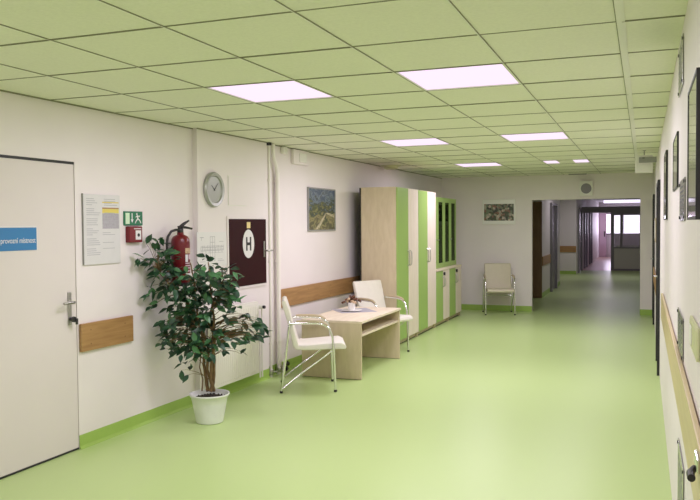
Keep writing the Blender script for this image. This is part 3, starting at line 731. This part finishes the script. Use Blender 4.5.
t = thing('bumper_rail', 'short pale bumper rail far off between the two dark door frames', 'bumper rail', rw(11.3, .70), RRZ, 'pale bumper rails on the right wall')
obj('board', MB().box(-1.5, 1.4, -.022, -.004, 0, .2, .004), 'oak', t)
obj('batten', MB().box(-1.4, 1.3, -.005, 0, .06, .13), 'palewood', t)

t = thing('coat_hook', 'silver hook with black tip on the pale rail', 'hook', rw(2.16, .945, .022), RRZ)
obj('bracket', MB().box(-.05, .05, -.008, 0, 0, .035, .003), 'chrome', t); obj('tip', MB().tube([(-.03, -.008, -.008), (.0, -.02, -.014), (.05, -.02, -.012)], [.008, .010, .010]), 'black', t)
t = thing('light_switch', 'pale olive switch plate on the right wall above the rail', 'switch', rw(2.66, 1.165), RRZ)
obj('plate', MB().box(-.18, .18, -.012, 0, 0, .10, .01), 'olive', t); obj('rocker', MB().box(-.12, -.02, -.016, -.011, .02, .08, .003), 'tee', t)
t = thing('wooden_noticeboard', 'small tan wooden board on the far right wall', 'noticeboard', rw(11.0, 1.33), RRZ)
obj('panel', MB().box(-.6, .6, -.02, 0, 0, .31, .003), 'armpad', t); obj('pinned_sheet', MB().box(-.3, .25, -.0215, -.0195, .04, .27), 'paper', t)
for nme, y0 in (('door_2', 8.55), ('door_3', 12.85)):
    y1 = y0+.95
    o = struct(nme, MB().box(XR-.004, XR+.004, y0+.04, y1-.04, .01, 1.98), 'door')
    obj('door_frame', MB().box(XR-.026, XR, y0, y0+.045, 0, 2.02).box(XR-.026, XR, y1-.045, y1, 0, 2.02).box(XR-.026, XR, y0+.045, y1-.045, 1.98, 2.02), 'black', o)
    obj('handle', MB().tube([(XR-.004, y0+.1, 1.02), (XR-.05, y0+.1, 1.02), (XR-.055, y0+.2, 1.02)], .009), 'steel', o)

# ------------------------------------------------------------------ the corridor beyond
ZF = 2.56
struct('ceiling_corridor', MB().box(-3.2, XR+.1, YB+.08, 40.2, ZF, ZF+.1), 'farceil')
mb = MB().box(-3.2, -3.05, YB+.08, 16.8, 0, ZF).box(-3.05, -2.03, 16.8, 20.6, 0, ZF).box(-3.2, -2.46, 20.6, 25.0, 0, ZF).box(-3.05, -1.97, 25.0, 38.0, 0, ZF)
struct('wall_corridor', mb, 'farwall')
struct('wall_far', MB().box(-3.2, -1.68, 38.0, 38.15, 0, ZF).box(-1.68, XR+.1, 38.0, 38.15, 0, 1.05).box(-1.68, XR+.1, 38.0, 38.15, 2.05, ZF), 'farwall')
mb = MB().box(-2.03, -2.022, 16.8, 18.3, 0, .1).box(-2.46, -1.97, 24.992, 25.0, 0, .1).box(-2.03, -2.022, 19.5, 20.6, 0, .1)
struct('baseboard_corridor', mb, 'skirt')
d = struct('door_4', MB().box(-2.62, -2.02, 16.75, 16.8, .005, 2.04), 'brown')
obj('handle', MB().tube([(-2.56, 16.75, 1.02), (-2.56, 16.70, 1.02), (-2.46, 16.70, 1.02)], .009), 'steel', d)
def far_board(label, x, y0, y1, along):
    t = thing('bumper_board', label, 'wall bumper board', (x, y0, .68), 0, 'dark bumper boards in the passage')
    obj('board', MB().box(0, .025, 0, y1-y0, 0, .195, .003) if along else MB().box(0, y1, -.025, 0, 0, .195, .003), 'brown' if False else 'oak', t)
far_board('wooden bumper board in the passage beside the brown door', -2.03, 16.85, 18.25, True)
far_board('wooden bumper board on the recessed passage wall facing the hall', -2.46, 25.0, .49, False)
def side_door(n, x, y0, y1):
    d = struct(n, MB().box(x, x+.012, y0+.06, y1-.06, .01, 2.0), 'fardoor')
    obj('door_frame', MB().box(x, x+.06, y0, y0+.06, 0, 2.06).box(x, x+.06, y1-.06, y1, 0, 2.06).box(x, x+.06, y0+.06, y1-.06, 2.0, 2.06), 'fargrey', d)
    obj('handle', MB().tube([(x+.012, y0+.15, 1.02), (x+.06, y0+.15, 1.02), (x+.06, y0+.27, 1.02)], .01), 'steel', d)
side_door('door_5', -2.03, 18.35, 19.45); side_door('door_6', -1.97, 25.6, 26.9); side_door('door_7', -1.97, 28.2, 29.4); side_door('door_8', -1.97, 31.0, 32.2)
# glazed partition
PYY = 27.2
t = struct('trim_partition', MB().box(-1.97, XR, PYY, PYY+.08, 1.93, 2.13).box(-1.03, -.93, PYY, PYY+.08, 0, 1.93).box(-.13, XR, PYY, PYY+.08, 0, 1.93)
           .box(-.93, -.13, PYY, PYY+.08, 0, .06).box(-.93, -.13, PYY, PYY+.08, .74, .80).box(-.93, -.13, PYY, PYY+.08, 1.84, 1.93).box(-.74, -.66, PYY+.01, PYY+.07, .8, 1.84), 'fargrey')
obj('lower_panel', MB().box(-.93, -.13, PYY+.02, PYY+.05, .06, .74), 'farpanel', t)
obj('glass_pane', MB().box(-.93, -.74, PYY+.035, PYY+.041, .8, 1.84), 'glass', t); obj('glass_pane', MB().box(-.66, -.13, PYY+.035, PYY+.041, .8, 1.84), 'glass', t)
obj('transom_glass', MB().box(-1.97, XR, PYY+.035, PYY+.041, 2.13, ZF), 'glass', t)
# lit far end
w = struct('window_1', MB().box(-1.68, XR, 37.98, 38.0, 1.05, 1.10).box(-1.68, XR, 37.98, 38.0, 2.0, 2.05).box(-1.45, -1.30, 37.97, 38.0, 1.05, 2.05).box(-1.0, -.88, 37.97, 38.0, 1.05, 2.05).box(-.16, -.1, 37.97, 38.0, 1.05, 2.05), 'fargrey')
obj('pane', MB().box(-1.66, XR, 38.02, 38.04, 1.07, 2.03), 'daylight', w)
tag(obj('sideboard', MB().box(0, 1.3, 0, .5, .02, 1.12, .01).box(.02, .63, -.02, 0, .1, 1.08, .004).box(.67, 1.28, -.02, 0, .1, 1.08, .004).box(.05, 1.25, .05, .45, 0, .02), 'fardoor', None, (-1.25, 36.9, 0)), 'dark cupboard under the bright window beyond the glazed partition', 'cupboard')
d = struct('door_9', MB().box(-2.2, -1.64, 37.9, 37.95, .01, 2.04), 'lilac')
obj('handle', MB().box(-1.74, -1.70, 37.87, 37.9, .95, 1.2), 'black', d)
for y, x0, x1, lab in ((33.0, -1.55, .12, 'long lit ceiling strip beyond the glazed partition'), (28.6, -1.0, -.55, 'small lit ceiling lamp just past the glazed partition')):
    o = thing('corridor_light', lab, 'ceiling light', ((x0+x1)/2, y, ZF)); h = (x1-x0)/2
    obj('housing', MB().box(-h, h, -.22, .22, -.05, 0, .01), 'farceil', o); obj('diffuser', MB().box(-h+.02, h-.02, -.2, .2, -.17 if h > .5 else -.09, -.05, .01), 'farlamp', o)
    l = bpy.data.lights.new('strip_lamp', 'AREA'); l.shape = 'RECTANGLE'; l.size = 2*h; l.size_y = .4; l.energy = 16 if h > .5 else 5; l.color = (.85, .72, 1)
    lo = bpy.data.objects.new('strip_lamp', l); C.objects.link(lo); lo.location = ((x0+x1)/2, y, ZF-.16)
# daylight through the far window, and two added unseen lamps that brighten the passage
l = bpy.data.lights.new('window_daylight', 'AREA'); l.shape = 'RECTANGLE'; l.size = 1.7; l.size_y = .9; l.energy = 45; l.color = (.86, .76, 1)
lo = bpy.data.objects.new('window_daylight', l); C.objects.link(lo); lo.location = (-.8, 37.9, 1.45); lo.rotation_euler = (-PI/2, 0, 0)
for y, e_, lab in ((18.2, 10.5, 'added unseen lamp inside the passage above the brown door'), (23.6, 15, 'added unseen lamp in the passage before the glazed partition')):
    o = thing('corridor_light', lab, 'ceiling light', (-1.1, y, ZF))  # added lamp with its housing and diffuser, only to brighten the passage
    obj('housing', MB().box(-.3, .3, -.3, .3, -.03, -.001, .01), 'farceil', o)
    obj('diffuser', MB().box(-.27, .27, -.27, .27, -.04, -.03), 'tee', o)
    l = bpy.data.lights.new('passage_fill', 'AREA'); l.size = .5; l.energy = e_; l.color = (1.0, .90, 1)
    lo = bpy.data.objects.new('passage_fill', l); C.objects.link(lo); lo.location = (-1.1, y, ZF-.05)

# ------------------------------------------------------------------ world, camera, view
wd = bpy.data.worlds.new('world'); sc.world = wd; wd.use_nodes = True
wd.node_tree.nodes['Background'].inputs['Color'].default_value = (.02, .02, .02, 1)
wd.node_tree.nodes['Background'].inputs['Strength'].default_value = .1
yaw, pitch, roll, F = .3631, -.0321, -.0076, 773.9
f = Vector((-math.sin(yaw)*math.cos(pitch), math.cos(yaw)*math.cos(pitch), math.sin(pitch)))
r = Vector((math.cos(yaw), math.sin(yaw), 0)); u = r.cross(f)
r2 = r*math.cos(roll)+u*math.sin(roll); u2 = u*math.cos(roll)-r*math.sin(roll)
cam = bpy.data.cameras.new('camera'); co = bpy.data.objects.new('camera', cam); C.objects.link(co)
cam.sensor_fit = 'HORIZONTAL'; cam.sensor_width = 36; cam.lens = F/700*36; cam.clip_end = 120; cam.clip_start = .05
mw = Matrix((r2, u2, -f)).transposed().to_4x4(); mw.translation = (0, 0, 1.57724); co.matrix_world = mw
sc.camera = co
vs = sc.view_settings; sc.display_settings.display_device = 'sRGB'
vs.view_transform = 'Standard'; vs.look = 'None'; vs.gamma = 1; vs.use_curve_mapping = False; vs.exposure = 0.
cy = sc.cycles
cy.use_denoising = True; cy.max_bounces = 10; cy.diffuse_bounces = 6; cy.glossy_bounces = 4; cy.transparent_max_bounces = 12
cy.sample_clamp_indirect = 6; cy.caustics_reflective = False; cy.caustics_refractive = False
